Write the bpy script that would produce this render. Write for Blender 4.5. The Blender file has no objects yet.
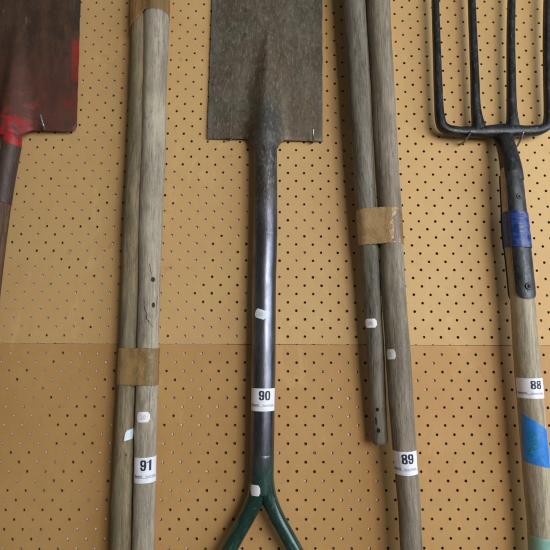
import bpy, bmesh, math, random
from mathutils import Vector, Matrix, noise
random.seed(7)
S = bpy.context.scene
COL = S.collection
R_ = math.radians

# ------------------------------------------------------------------ camera
F_PX = 450.0; HALF = 275.0
A, B, G = R_(-8.572), R_(0.835), R_(-0.258)
Rx = Matrix(((1,0,0),(0,math.cos(A),-math.sin(A)),(0,math.sin(A),math.cos(A))))
Ry = Matrix(((math.cos(B),0,math.sin(B)),(0,1,0),(-math.sin(B),0,math.cos(B))))
Rz = Matrix(((math.cos(G),-math.sin(G),0),(math.sin(G),math.cos(G),0),(0,0,1)))
W2C = Rz @ Rx @ Ry @ Matrix(((1,0,0),(0,0,1),(0,-1,0)))
CAM = Vector((0.3644, -0.6736, -0.1237))
cd = bpy.data.cameras.new('camera'); cam = bpy.data.objects.new('camera', cd); COL.objects.link(cam)
cd.sensor_width = 36; cd.lens = 36*F_PX/550.0; cd.clip_start = 0.01; cd.clip_end = 50
cam.matrix_world = Matrix.Translation(CAM) @ W2C.transposed().to_4x4()
S.camera = cam

def ray(px, py):
    return (W2C.transposed() @ Vector(((px-HALF)/F_PX, (HALF-py)/F_PX, -1.0))).normalized()
def at(px, py, d=0.0):            # photo pixel -> place d metres in front of the board (board face is y = 0)
    r = ray(px, py); t = (-d - CAM.y)/r.y
    return CAM + r*t

# ------------------------------------------------------------------ object helpers
def link(name, me, mat, parent=None, smooth=True):
    if isinstance(me, bmesh.types.BMesh):
        m = bpy.data.meshes.new(name); me.to_mesh(m); me.free(); me = m
    me.name = name
    o = bpy.data.objects.new(name, me); COL.objects.link(o)
    if mat: me.materials.append(mat)
    if parent:
        o.parent = parent; q = parent; off = Vector()
        while q: off += q.location; q = q.parent
        me.transform(Matrix.Translation(-off))
    if smooth:
        me.shade_smooth()
    return o
def thing(name, label, cat, loc, group=None):
    o = bpy.data.objects.new(name, None); COL.objects.link(o)
    o.empty_display_size = 0.03
    o.location = loc; o['label'] = label; o['category'] = cat
    if group: o['group'] = group
    return o
def recalc(bm): bmesh.ops.recalc_face_normals(bm, faces=bm.faces[:])
def soft_edges(o, ang=40):
    o.data.set_sharp_from_angle(angle=R_(ang))

# ------------------------------------------------------------------ material helpers
class M:
    def __init__(s, name):
        s.m = bpy.data.materials.new(name); s.m.use_nodes = True
        s.t = s.m.node_tree; s.n = s.t.nodes; s.l = s.t.links
        s.b = s.n['Principled BSDF']; s.out = s.n['Material Output']
    def val(s, sock, v):
        if isinstance(v, bpy.types.NodeSocket): s.l.new(v, sock)
        elif isinstance(v, (tuple, list)) and len(v) == 3 and sock.type == 'RGBA': sock.default_value = (*v, 1)
        else: sock.default_value = v
    def coord(s, attr=None, scale=(1,1,1)):
        if attr:
            a = s.n.new('ShaderNodeAttribute'); a.attribute_name = attr; v = a.outputs['Vector']
        else:
            v = s.n.new('ShaderNodeTexCoord').outputs['Object']
        mp = s.n.new('ShaderNodeMapping'); mp.inputs['Scale'].default_value = scale
        s.l.new(v, mp.inputs['Vector']); return mp.outputs[0]
    def noise(s, vec, scale, detail=4, rough=.55, dist=0):
        n = s.n.new('ShaderNodeTexNoise'); s.l.new(vec, n.inputs['Vector'])
        n.inputs['Scale'].default_value = scale; n.inputs['Detail'].default_value = detail
        n.inputs['Roughness'].default_value = rough; n.inputs['Distortion'].default_value = dist
        return n.outputs['Fac']
    def ramp(s, f, a, b, lo=0., hi=1.):
        r = s.n.new('ShaderNodeMapRange'); r.interpolation_type = 'SMOOTHSTEP'
        s.l.new(f, r.inputs[0]); r.inputs[1].default_value = a; r.inputs[2].default_value = b
        r.inputs[3].default_value = lo; r.inputs[4].default_value = hi
        return r.outputs[0]
    def mix(s, f, a, b, mode='MIX'):
        x = s.n.new('ShaderNodeMix'); x.data_type = 'RGBA'; x.blend_type = mode
        s.val(x.inputs[0], f); s.val(x.inputs[6], a); s.val(x.inputs[7], b); return x.outputs[2]
    def math(s, op, a, b=0.0, c=None):
        x = s.n.new('ShaderNodeMath'); x.operation = op; s.val(x.inputs[0], a); s.val(x.inputs[1], b)
        if c is not None: s.val(x.inputs[2], c)
        return x.outputs[0]
    def blob(s, vec, c, rad, soft=.4):           # 1 inside an ellipsoid at c
        v = s.n.new('ShaderNodeVectorMath'); v.operation = 'SUBTRACT'; s.l.new(vec, v.inputs[0]); v.inputs[1].default_value = c
        w = s.n.new('ShaderNodeVectorMath'); w.operation = 'DIVIDE'; s.l.new(v.outputs[0], w.inputs[0]); w.inputs[1].default_value = rad
        q = s.n.new('ShaderNodeVectorMath'); q.operation = 'LENGTH'; s.l.new(w.outputs[0], q.inputs[0])
        return s.ramp(q.outputs['Value'], 1+soft, 1-soft)
    def bump(s, h, strength=.3, dist=.001, prev=None):
        b = s.n.new('ShaderNodeBump'); b.inputs['Strength'].default_value = strength; b.inputs['Distance'].default_value = dist
        s.l.new(h, b.inputs['Height'])
        if prev: s.l.new(prev, b.inputs['Normal'])
        return b.outputs[0]
    def set(s, **k):
        for a, v in k.items(): s.val(s.b.inputs[a.replace('_', ' ')], v)
        return s.m

def wood(name, light, dark, spots=(), patch=.5, rough=.75, stain=None, fine=1.0):
    m = M(name); g = m.coord('grain'); gs = m.coord('grain', (1,1,.045)); gm = m.coord('grain', (1,1,.18))
    fib = m.noise(m.coord('grain', (1,1,.08)), 560*fine, 5, .7); streak = m.noise(gs, 130, 4, .6, .3); cloud = m.noise(gm, 34, 3)
    big = m.noise(m.coord('grain', (1,1,.5)), 14, 2)
    f = m.math('ADD', m.math('MULTIPLY', fib, .5), m.math('MULTIPLY', streak, .5))
    c = m.mix(m.ramp(f, .36, .64), dark, light)
    deep = tuple(x*.45 for x in dark)
    c = m.mix(m.math('MULTIPLY', m.ramp(cloud, .5, .72), patch), c, deep)
    pale = tuple(min(1, x*1.25+.02) for x in light)
    c = m.mix(m.math('MULTIPLY', m.ramp(big, .5, .7), .45), c, pale)
    # fine drying cracks
    cr = m.noise(m.coord('grain', (1,1,.02)), 330, 2, .5)
    c = m.mix(m.math('MULTIPLY', m.ramp(cr, .66, .72), .6), c, deep)
    fl = m.noise(m.coord('grain', (1,1,.16)), 300, 4, .7); pt = m.noise(m.coord('grain', (1,1,.4)), 40, 3)
    c = m.mix(m.math('MULTIPLY', m.math('MULTIPLY', m.ramp(fl, .48, .62), m.ramp(pt, .38, .62, .25, 1)), .62), c, tuple(x*.62 for x in dark))
    f2 = m.noise(m.coord('grain', (1,1,.22)), 620, 3, .7)
    c = m.mix(m.math('MULTIPLY', m.ramp(f2, .54, .70), .4), c, pale)
    sp = m.noise(g, 420, 2, .5)
    c = m.mix(m.math('MULTIPLY', m.ramp(sp, .66, .74), .35), c, deep)
    if stain: c = m.mix(m.math('MULTIPLY', m.ramp(m.noise(m.coord('grain',(1,1,.3)), 22, 3), .45, .68), .7), c, stain)
    for (cc, rad, col) in spots:
        c = m.mix(m.blob(g, cc, rad, .14), c, col)
    h = m.math('ADD', m.math('MULTIPLY', fib, 1.0), m.math('MULTIPLY', m.ramp(cr, .64, .72), -1.2))
    return m.set(Base_Color=c, Roughness=rough, Normal=m.bump(h, .35, .0006), Specular_IOR_Level=.3)

def steel(name, c1, c2, c3, metallic=.6, rough=(.35,.6), scale=60, aniso=(1,1,1), bump=.2, coord='grain'):
    m = M(name); g = m.coord(coord, aniso) if coord else m.coord(None, aniso)
    n1 = m.noise(g, scale, 6, .65); n2 = m.noise(g, scale*5, 4, .7); n3 = m.noise(g, scale*.25, 3)
    c = m.mix(m.ramp(n1, .38, .62), c1, c2)
    c = m.mix(m.math('MULTIPLY', m.ramp(n2, .56, .72), .6), c, c3)
    c = m.mix(m.math('MULTIPLY', m.ramp(n3, .5, .65), .35), c, tuple(x*.6 for x in c1))
    return m.set(Base_Color=c, Metallic=metallic, Roughness=m.ramp(n2, .35, .7, rough[0], rough[1]),
                 Normal=m.bump(m.math('ADD', n1, m.math('MULTIPLY', n2, .5)), bump, .001))

# ------------------------------------------------------------------ pegboard
P = 0.0254; RH = 0.0021; T = 0.0026
def board_mat(name, base, tint):
    m = M(name); g = m.coord()
    a = m.noise(g, 7, 3, .5); b = m.noise(g, 45, 5, .6); f = m.noise(m.coord(None, (1,1,1)), 900, 3, .6)
    fl = m.noise(m.coord(None, (1,1,.35)), 260, 3, .6)
    c = m.mix(m.ramp(a, .35, .65), base, tint)
    c = m.mix(m.math('MULTIPLY', m.ramp(b, .45, .7), .16), c, tuple(x*.72 for x in base))
    c = m.mix(m.math('MULTIPLY', m.ramp(f, .55, .75), .22), c, tuple(x*.7 for x in base))
    c = m.mix(m.math('MULTIPLY', m.ramp(fl, .62, .74), .2), c, tuple(min(1,x*1.35) for x in base))
    st = m.noise(m.coord(None, (1,1,1)), 26, 2, .5)
    c = m.mix(m.math('MULTIPLY', m.ramp(st, .70, .76), .35), c, tuple(x*.6 for x in tint))
    sc = m.noise(m.coord(None, (1,1,.5)), 16, 6, .75, 1.2)
    c = m.mix(m.math('MULTIPLY', m.ramp(sc, .58, .66), .22), c, tuple(min(1,x*1.3+.02) for x in base))
    sc2 = m.noise(m.coord(None, (.25,1,1)), 110, 3, .6, .6)
    c = m.mix(m.math('MULTIPLY', m.ramp(sc2, .66, .74), .3), c, tuple(x*.6 for x in base))
    sc3 = m.noise(m.coord(None, (1,1,1)), 330, 2, .6)
    c = m.mix(m.math('MULTIPLY', m.ramp(sc3, .60, .72), .25), c, tuple(x*.62 for x in base))
    h = m.math('ADD', m.math('MULTIPLY', f, .4), b)
    return m.set(Base_Color=c, Roughness=.62, Specular_IOR_Level=.35, Normal=m.bump(h, .12, .0012))

def pegboard(name, label, rows, z_edge_top, z_edge_bot, seam_top, mat, yoff, notches=False):
    """rows: range of half-row indices j; hole centres z=j*P/2, x=(i+.5*(j odd))*P."""
    V = []; Fc = []; idx = {}
    def v(x, y, z):
        k = (round(x*1e5), round(y*1e5), round(z*1e5))
        if k not in idx: idx[k] = len(V); V.append((x, y+yoff, z))
        return idx[k]
    H = P/4
    i0, i1 = -26, 54
    for j in rows:
        zc = j*P/2; z0, z1 = zc-H, zc+H
        if j == rows[0]: z0 = z_edge_bot
        if j == rows[-1]: z1 = z_edge_top
        odd = j & 1
        notch = notches and j == rows[0]
        for i in range(i0, i1):
            xc = (i+.5*odd)*P; x0, x1 = xc-P/2, xc+P/2
            if notch:
                # hole cut through by the lower edge of the panel
                dz = z0-zc; hw = math.sqrt(RH*RH-dz*dz); a0 = math.acos(hw/RH)
                arc = [(xc+RH*math.cos(t), zc+RH*math.sin(t)) for t in [math.pi-a0-(math.pi-2*a0)*q/6 for q in range(7)]]
                ring = [(x1,z0),(x1,z1),(xc,z1),(x0,z1),(x0,z0)]
                pts = [v(x,0,z) for x,z in ring]+[v(x,0,z) for x,z in arc]
                Fc.append(pts)
                back = [v(x,T,z) for x,z in ring]+[v(x,T,z) for x,z in arc]; Fc.append(back[::-1])
                for q in range(6):
                    (a,b),(c,d) = arc[q], arc[q+1]; Fc.append([v(a,0,b),v(c,0,d),v(c,T,d),v(a,T,b)][::-1])
                for (a,c) in ((x0, xc-hw), (xc+hw, x1)): Fc.append([v(a,0,z0),v(c,0,z0),v(c,T,z0),v(a,T,z0)])
                continue
            rr = RH*random.uniform(.93,1.07); ox, oz = random.uniform(-.0002,.0002), random.uniform(-.0002,.0002)
            zm = (z0+z1)/2
            bd = [(x1,zm),(x1,z1),(xc,z1),(x0,z1),(x0,zm),(x0,z0),(xc,z0),(x1,z0)]
            ci = [(xc+ox+rr*math.cos(k*math.pi/8), zc+oz+rr*math.sin(k*math.pi/8)) for k in range(16)]
            for y, flip in ((0, 0), (T, 1)):
                for k in range(8):
                    k2 = (k+1) % 8
                    f = [v(bd[k][0],y,bd[k][1]), v(bd[k2][0],y,bd[k2][1]), v(*[ci[(2*k+2)%16][0],y,ci[(2*k+2)%16][1]]),
                         v(ci[2*k+1][0],y,ci[2*k+1][1]), v(ci[2*k][0],y,ci[2*k][1])]
                    Fc.append(f if flip else f[::-1])
            for k in range(16):
                a, b = ci[k], ci[(k+1)%16]
                Fc.append([v(a[0],0,a[1]), v(b[0],0,b[1]), v(b[0],T,b[1]), v(a[0],T,a[1])])
            for edge, z in ((j == rows[0], z0), (j == rows[-1], z1)):
                if edge:
                    for (a,c) in ((x0,xc),(xc,x1)): Fc.append([v(a,0,z),v(c,0,z),v(c,T,z),v(a,T,z)])
    me = bpy.data.meshes.new(name); me.from_pydata(V, [], Fc); me.validate()
    o = link(name, me, mat, None, smooth=False)
    o['label'] = label; o['category'] = 'pegboard'; o['group'] = 'perforated hardboard panels covering the wall'
    return o
# the joint runs through hole row j = -10
ZS = -10*P/2 + 0.0011
mu = board_mat('hardboard_upper', (.56,.365,.148), (.55,.34,.138))
ml = board_mat('hardboard_lower', (.50,.29,.108), (.46,.255,.086))
pegboard('pegboard', 'upper tan perforated hardboard panel, above the horizontal joint, lighter of the two', list(range(-10, 50)), 49*P/2+P/4, ZS, ZS, mu, 0.0, True)
pegboard('pegboard', 'lower browner perforated hardboard panel, below the horizontal joint', list(range(-62, -10)), ZS-.0006, -62*P/2-P/4, ZS, ml, 0.0009)

# pale wall behind the boards, seen only through the holes
bm = bmesh.new()
nx, nz = 60, 50
grid = [[bm.verts.new((-.8+2.4*i/nx, .0044+.0007*noise.noise(Vector((i*.4, j*.4, 3)))+T*.0, -.95+1.75*j/nz)) for j in range(nz+1)] for i in range(nx+1)]
for i in range(nx):
    for j in range(nz): bm.faces.new((grid[i][j], grid[i+1][j], grid[i+1][j+1], grid[i][j+1]))
for v_ in list(bm.verts): pass
bw = bmesh.ops.extrude_face_region(bm, geom=bm.faces[:])
for v_ in [g for g in bw['geom'] if isinstance(g, bmesh.types.BMVert)]: v_.co.y = .08
recalc(bm)
m = M('wall_with_gap_shade'); g = m.coord()
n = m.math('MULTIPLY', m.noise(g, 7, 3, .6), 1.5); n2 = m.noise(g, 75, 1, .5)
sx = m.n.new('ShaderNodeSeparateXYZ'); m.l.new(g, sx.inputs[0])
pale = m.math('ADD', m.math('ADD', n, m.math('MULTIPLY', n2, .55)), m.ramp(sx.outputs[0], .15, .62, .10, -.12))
m.set(Base_Color=m.mix(m.ramp(pale, 1.03, 1.15), (.085,.055,.035), (.86,.84,.86)), Roughness=.8)  # dark patches put the shade of deeper gaps into the wall colour
wl = link('wall', bm, m.m); wl['kind'] = 'structure'

# ------------------------------------------------------------------ shafts and poles
class Pole:
    """round shaft through stations (px_left, px_right, py, depth of its axis)"""
    def __init__(s, st, step=.004, seg=56, wob=.0, seed=0, ext0=0, ext1=0):
        pts = []
        for (a, b, y, d) in st:
            c = at((a+b)/2, y, d); dist = (c-CAM).dot(W2C.transposed() @ Vector((0,0,-1)))
            # width seen obliquely
            r = (b-a)/2*dist/F_PX; rx = ((a+b)/2-HALF)/F_PX
            r *= 1/math.sqrt(1+rx*rx)
            pts.append((c, r))
        pts.sort(key=lambda q: -q[0].z)                       # from top downwards
        if ext0: d_ = (pts[0][0]-pts[1][0]).normalized(); pts.insert(0, (pts[0][0]+d_*ext0, pts[0][1]))
        if ext1: d_ = (pts[-1][0]-pts[-2][0]).normalized(); pts.append((pts[-1][0]+d_*ext1, pts[-1][1]))
        # Catmull-Rom resample
        C = []
        n = len(pts)
        for i in range(n-1):
            p0 = pts[max(i-1,0)]; p1 = pts[i]; p2 = pts[i+1]; p3 = pts[min(i+2,n-1)]
            L = (p2[0]-p1[0]).length; k = max(2, int(L/step))
            for q in range(k):
                t = q/k
                def h(a,b,c,d): 
                    m1 = (c-a)*.5*min(1,1); m2 = (d-b)*.5
                    return (2*t**3-3*t*t+1)*b+(t**3-2*t*t+t)*m1+(-2*t**3+3*t*t)*c+(t**3-t*t)*m2
                if L > .12 and (i == 0 or i == n-2): co = p1[0].lerp(p2[0], t)
                else: co = h(p0[0],p1[0],p2[0],p3[0])
                C.append((co, p1[1]+(p2[1]-p1[1])*(3*t*t-2*t**3)))
        C.append(pts[-1])
        s.c = [q[0] for q in C]; s.r = [q[1] for q in C]
        s.L = [0.]
        for i in range(1, len(C)): s.L.append(s.L[-1]+(s.c[i]-s.c[i-1]).length)
        s.seg = seg; s.wob = wob; s.seed = seed
    def frame(s, l):
        i = 0
        lo, hi = 0, len(s.L)-1
        while hi-lo > 1:
            mid = (lo+hi)//2
            if s.L[mid] <= l: lo = mid
            else: hi = mid
        t = (l-s.L[lo])/(s.L[hi]-s.L[lo])
        c = s.c[lo].lerp(s.c[hi], t); r = s.r[lo]+(s.r[hi]-s.r[lo])*t
        a, b = max(0, lo-2), min(len(s.c)-1, hi+2)
        tan = (s.c[b]-s.c[a]).normalized()
        f = Vector((0,-1,0)); f = (f - tan*f.dot(tan)).normalized(); x = tan.cross(f); 
        if x.x < 0: x = -x
        return c, r, tan, f, x
    def rad(s, th, l, r):
        if not s.wob: return r
        return r + s.wob*noise.noise(Vector((math.cos(th)*.7+s.seed, math.sin(th)*.7, l*9))) + s.wob*.35*noise.noise(Vector((math.cos(th)*2+s.seed, math.sin(th)*2, l*45)))
    def pt(s, th, l, off=0.):
        c, r, tan, f, x = s.frame(l); r = s.rad(th, l, r)+off
        return c+(f*math.cos(th)+x*math.sin(th))*r
    def hit(s, px, py):
        d = ray(px, py); t = .3; 
        while t < 1.4:
            p = CAM+d*t
            # nearest station by z
            k = min(range(0, len(s.c), 3), key=lambda i: (s.c[i]-p).length_squared)
            l = s.L[k]; c, r, tan, f, x = s.frame(l); l2 = l+(p-c).dot(tan); l2 = min(max(l2, 0), s.L[-1])
            c, r, tan, f, x = s.frame(l2); q = p-c
            if q.length <= r+.0003: return math.atan2(q.dot(x), q.dot(f)), l2
            t += .0004
        # missed: use the silhouette
        best = None
        t = .3
        while t < 1.2:
            p = CAM+d*t; k = min(range(0, len(s.c), 3), key=lambda i: (s.c[i]-p).length_squared)
            q = p-s.c[k]; dd = q.length
            if best is None or dd < best[0]: best = (dd, p, k)
            t += .003
        c, r, tan, f, x = s.frame(s.L[best[2]]); q = best[1]-c; l2 = s.L[best[2]]+q.dot(tan)
        return math.atan2(q.dot(x), q.dot(f)), l2
    def l_at(s, py, px=None):            # length at a photo row
        best = None
        for i, c in enumerate(s.c):
            q = W2C @ (c-CAM); y = HALF-F_PX*q.y/-q.z
            if best is None or abs(y-py) < best[0]: best = (abs(y-py), s.L[i])
        return best[1]
    def mesh(s, name, mat, parent, l0=0, l1=None, off=0., cap0=False, cap1=False, bev=.002, step=.004):
        l1 = s.L[-1] if l1 is None else l1
        k = max(3, int((l1-l0)/step)); V = []; Fc = []; att = []
        ls = [l0+(l1-l0)*i/k for i in range(k+1)]; offs = [off]*(k+1)
        if cap0: ls = [l0, l0+bev*.3, l0+bev]+ls[1:]; offs = [off-bev, off-bev*.3, off]+offs[1:]
        if cap1: ls = ls[:-1]+[l1-bev, l1-bev*.3, l1]; offs = offs[:-1]+[off, off-bev*.3, off-bev]
        for l, o_ in zip(ls, offs):
            c, r, tan, f, x = s.frame(l)
            for q in range(s.seg):
                th = math.pi+2*math.pi*q/s.seg; rr = s.rad(th, l, r)+o_
                V.append(c+(f*math.cos(th)+x*math.sin(th))*rr); att.append((math.cos(th)*r+s.seed, math.sin(th)*r, l))
        n = s.seg
        for i in range(len(ls)-1):
            for q in range(n): Fc.append((i*n+q, i*n+(q+1)%n, (i+1)*n+(q+1)%n, (i+1)*n+q))
        Fc.append(tuple(range(n))); Fc.append(tuple(range((len(ls)-1)*n, len(ls)*n)))
        me = bpy.data.meshes.new(name); me.from_pydata(V, [], Fc)
        a = me.attributes.new('grain', 'FLOAT_VECTOR', 'POINT')
        a.data.foreach_set('vector', [u for q in att for u in q])
        bm = bmesh.new(); bm.from_mesh(me); recalc(bm); bm.to_mesh(me); bm.free()
        o = link(name, me, mat, parent); o.data.set_sharp_from_angle(angle=R_(50)); return o

def bend_on(pole, bm2d, th, l, off, name, mat, parent, rot=0., solid=.0002, step=.0011, sharp=True, curl=None):
    """wrap a flat drawing (x right, y up, metres) on a shaft at (th, l)"""
    xs = [v.co.x for v in bm2d.verts]
    bmesh.ops.rotate(bm2d, verts=bm2d.verts, matrix=Matrix.Rotation(rot, 3, 'Z'), cent=(0,0,0))
    xs = [v.co.x for v in bm2d.verts]; x = min(xs)+step
    while x < max(xs):
        bmesh.ops.bisect_plane(bm2d, geom=bm2d.verts[:]+bm2d.edges[:]+bm2d.faces[:], plane_co=(x,0,0), plane_no=(1,0,0)); x += step
    ys = [v.co.y for v in bm2d.verts]; y = min(ys)+.004
    while y < max(ys):
        bmesh.ops.bisect_plane(bm2d, geom=bm2d.verts[:]+bm2d.edges[:]+bm2d.faces[:], plane_co=(0,y,0), plane_no=(0,1,0)); y += .004
    r = pole.frame(l)[1]
    for v in bm2d.verts:
        o_ = off+(curl(v.co.x, v.co.y) if curl else 0)
        v.co = pole.pt(th+v.co.x/r, l-v.co.y, o_)
    if solid:
        g = bmesh.ops.extrude_face_region(bm2d, geom=bm2d.faces[:])
        c, rr, tan, f, x_ = pole.frame(l)
        for v in [e for e in g['geom'] if isinstance(e, bmesh.types.BMVert)]:
            k = min(range(len(pole.c)), key=lambda i: (pole.c[i]-v.co).length_squared)
            v.co += (pole.c[k]-v.co).normalized()*solid
        recalc(bm2d)
    return link(name, bm2d, mat, parent, smooth=False)

def poly2d(pts):
    bm = bmesh.new(); bm.faces.new([bm.verts.new((x,y,0)) for x,y in pts]); return bm
def crack2d(p, w):
    bm = bmesh.new(); pts = []
    for i in range(len(p)-1):
        for q in range(6): pts.append(Vector(p[i]).lerp(Vector(p[i+1]), q/6))
    pts.append(Vector(p[-1])); n = len(pts); L_, R2 = [], []
    for i, c in enumerate(pts):
        c = c+Vector((random.uniform(-1,1), random.uniform(-1,1)))*w*.7
        t = i/(n-1); ww = w*(.15+1.1*math.sin(math.pi*t)**.7)*random.uniform(.5,1.4)/2
        L_.append(bm.verts.new((c.x-ww, c.y, 0))); R2.append(bm.verts.new((c.x+ww, c.y, 0)))
    for i in range(n-1): bm.faces.new((L_[i], L_[i+1], R2[i+1], R2[i]))
    return bm
def stroke2d(paths, w):
    bm = bmesh.new()
    for p in paths:
        for i in range(len(p)-1):
            a, b = Vector(p[i]), Vector(p[i+1]); d = (b-a).normalized(); n = Vector((-d.y, d.x))*w/2; a = a-d*w*.3; b = b+d*w*.3
            bm.faces.new([bm.verts.new((*q, 0)) for q in (a-n, b-n, b+n, a+n)])
    return bm
def text2d(items):
    bm = bmesh.new()
    for (body, size, x, y, sx, bold, al) in items:
        cu = bpy.data.curves.new('t', 'FONT'); cu.body = body; cu.size = size; cu.align_x = al; cu.offset = bold; cu.resolution_u = 3
        o = bpy.data.objects.new('t', cu); COL.objects.link(o); bpy.context.view_layer.update()
        me = bpy.data.meshes.new_from_object(o.evaluated_get(bpy.context.evaluated_depsgraph_get()))
        me.transform(Matrix.Translation((x,y,0)) @ Matrix.Diagonal((sx,1,1,1)))
        bm.from_mesh(me); bpy.data.objects.remove(o); bpy.data.curves.remove(cu); bpy.data.meshes.remove(me)
    return bm

# papers, inks
def plain(name, col, rough=.5, mottled=.12, scale=200, **k):
    m = M(name); n = m.noise(m.coord(), scale, 3)
    return m.set(Base_Color=m.mix(m.math('MULTIPLY', m.ramp(n, .4, .7), mottled), col, tuple(x*.6 for x in col)), Roughness=rough, **k)
paper = plain('label_paper', (.80,.82,.90), .45, .10, 90)
ink = plain('label_ink', (.018,.024,.05), .5)
smallink = plain('small_ink', (.22,.24,.34), .5)
price_paper = plain('price_paper', (.87,.87,.89), .55, .12, 300)
price_blue = plain('price_paper_bluish', (.66,.78,.84), .55, .12, 300)
price_ink = plain('price_ink', (.56,.54,.66), .6)

def ring_strip(bm, cx, cy, w, h, tx, ty, a0=0., a1=360., n=40):
    prev = None
    for k in range(n+1):
        a = R_(a0+(a1-a0)*k/n); c, s_ = math.cos(a), math.sin(a)
        f = lambda v, e: math.copysign(abs(v)**e, v)
        o = (cx+f(c,.62)*w/2, cy+f(s_,.72)*h/2); i = (cx+f(c,.5)*(w/2-tx), cy+f(s_,.7)*(h/2-ty))
        cur = [bm.verts.new((*o,0)), bm.verts.new((*i,0))]
        if prev: bm.faces.new((prev[0], cur[0], cur[1], prev[1]))
        prev = cur
def digits2d(txt, x0, y0, H):
    bm = bmesh.new(); W = H*.60; t = H*.215; v = H*.155; gap = H*.06
    tot = sum(W if c != '1' else W*.72 for c in txt)+gap*(len(txt)-1); x = x0-tot/2
    for c in txt:
        w = W if c != '1' else W*.72; cx = x+w/2
        if c == '0': ring_strip(bm, cx, y0+H/2, w, H, t, v)
        if c == '8':
            ring_strip(bm, cx, y0+H*.745, w*.96, H*.51, t*.97, v*.92); ring_strip(bm, cx, y0+H*.275, w, H*.55, t, v*.95)
        if c == '9':
            ring_strip(bm, cx, y0+H*.69, w, H*.62, t, v, 0, 360); ring_strip(bm, cx, y0+H*.5, w, H, t, v, -165, 5)
        if c == '1':
            p = [(x+w-t*1.05,y0),(x+w,y0),(x+w,y0+H),(x+w-t*.8,y0+H),(x+w-t*1.05,y0+H*.93)]
            bm.faces.new([bm.verts.new((*q,0)) for q in p])
            p = [(x,y0+H*.70),(x+w-t*1.05,y0+H*.80),(x+w-t*1.05,y0+H*.93),(x+w*.35,y0+H*.84),(x,y0+H*.83)]
            bm.faces.new([bm.verts.new((*q,0)) for q in p])
        x += w+gap
    return bm
def lot_label(pole, parent, px, py, wpx, hpx, num, numx, mm=.00152, rot=0.):
    th, l = pole.hit(px, py)
    w, h = wpx*mm, hpx*mm
    lb = bend_on(pole, poly2d([(-w/2,-h/2),(w/2,-h/2),(w/2,h/2),(-w/2,h/2)]), th, l, .0004, 'lot_label', paper, parent, rot)
    sz = h*.60
    t = digits2d(num, numx*mm, h*.5-.0030-sz*.70, sz*.70)
    bend_on(pole, t, th, l, .00055, 'numerals', ink, lb, rot, solid=0).parent = lb
    t2 = text2d([("Stewart's", h*.145, -w*.46, -h*.27, w/h*.62, h*.006, 'LEFT'), ("Auction Rooms", h*.13, -w*.02, -h*.27, w/h*.50, 0, 'LEFT')])
    for (a, b) in ((-w*.47, w*.47),):
        vs = [t2.verts.new((x,y,0)) for x,y in ((a,-h*.305),(b,-h*.305),(b,-h*.288),(a,-h*.288))]; t2.faces.new(vs)
    o = bend_on(pole, t2, th, l, .00055, 'small_print', smallink, lb, rot, solid=0); o.parent = lb
    return lb
def sticker(pole, parent, px, py, wpx, hpx, rot, digits, mat=None, mm=.00152, shape='oct', curl=None, inkm=None):
    th, l = pole.hit(px, py); w, h = wpx*mm/2, hpx*mm/2; c = .32
    if shape == 'oct': pts = [(-w,-h*.45),(-w*.72,-h),(w*.72,-h),(w,-h*.45),(w,h*.45),(w*.72,h),(-w*.72,h),(-w,h*.45)]
    else: pts = [(-w,-h),(w*.72,-h*.85),(w*.9,-h*.3),(w,h),(-w*.35,h*.85),(-w*.72,h*.35)]
    lb = bend_on(pole, poly2d(pts), th, l, .0005, 'price_sticker', mat or price_paper, parent, rot, solid=.00025, curl=curl)
    if digits:
        t = text2d([(digits, h*1.15, 0, -h*.42, .95, h*.03, 'CENTER')])
        bend_on(pole, t, th, l, .00066, 'pencilled_price', inkm or price_ink, lb, rot, solid=0, curl=curl).parent = lb
    return lb

# ================================================================== spade in the middle (lot 90)
rust_blade = M('worn_blade_steel')
g = rust_blade.coord('grain'); gv = rust_blade.coord('grain', (1,1,.35))
n1 = rust_blade.noise(gv, 40, 6, .7); n2 = rust_blade.noise(gv, 260, 5, .75); n3 = rust_blade.noise(g, 11, 3, .5); n4 = rust_blade.noise(g, 120, 4, .8)
c = rust_blade.mix(rust_blade.ramp(n1, .36, .64), (.078,.066,.043), (.150,.132,.092))
c = rust_blade.mix(rust_blade.math('MULTIPLY', rust_blade.ramp(n3, .42, .66), .65), c, (.108,.070,.038))
scn = rust_blade.noise(rust_blade.coord('grain', (1,1,.07)), 230, 3, .7, .4)
c = rust_blade.mix(rust_blade.math('MULTIPLY', rust_blade.ramp(scn, .60, .70), .45), c, (.25,.235,.20))
sxb = rust_blade.n.new('ShaderNodeSeparateXYZ'); rust_blade.l.new(g, sxb.inputs[0])
edg = rust_blade.ramp(rust_blade.math('ADD', rust_blade.math('ABSOLUTE', sxb.outputs[0]), rust_blade.math('MULTIPLY', n1, .02)), .090, .102)
c = rust_blade.mix(rust_blade.math('MULTIPLY', edg, .5), c, (.13,.14,.145))
c = rust_blade.mix(rust_blade.math('MULTIPLY', rust_blade.ramp(n2, .50, .66), .6), c, (.27,.225,.165))
c = rust_blade.mix(rust_blade.math('MULTIPLY', rust_blade.ramp(n4, .54, .66), .7), c, (.035,.026,.02))
c = rust_blade.mix(rust_blade.math('MULTIPLY', rust_blade.blob(g, (.004,0,at(265,134,.013).z), (.017,1,.05), .5), .75), c, rust_blade.mix(rust_blade.ramp(n2, .5, .66), (.055,.057,.058), (.17,.17,.165)))
rust_blade.set(Base_Color=c, Metallic=.35, Roughness=rust_blade.ramp(n2, .3, .7, .45, .75), Normal=rust_blade.bump(rust_blade.math('ADD', n1, n4), .35, .0012))
rust_blade = rust_blade.m

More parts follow.
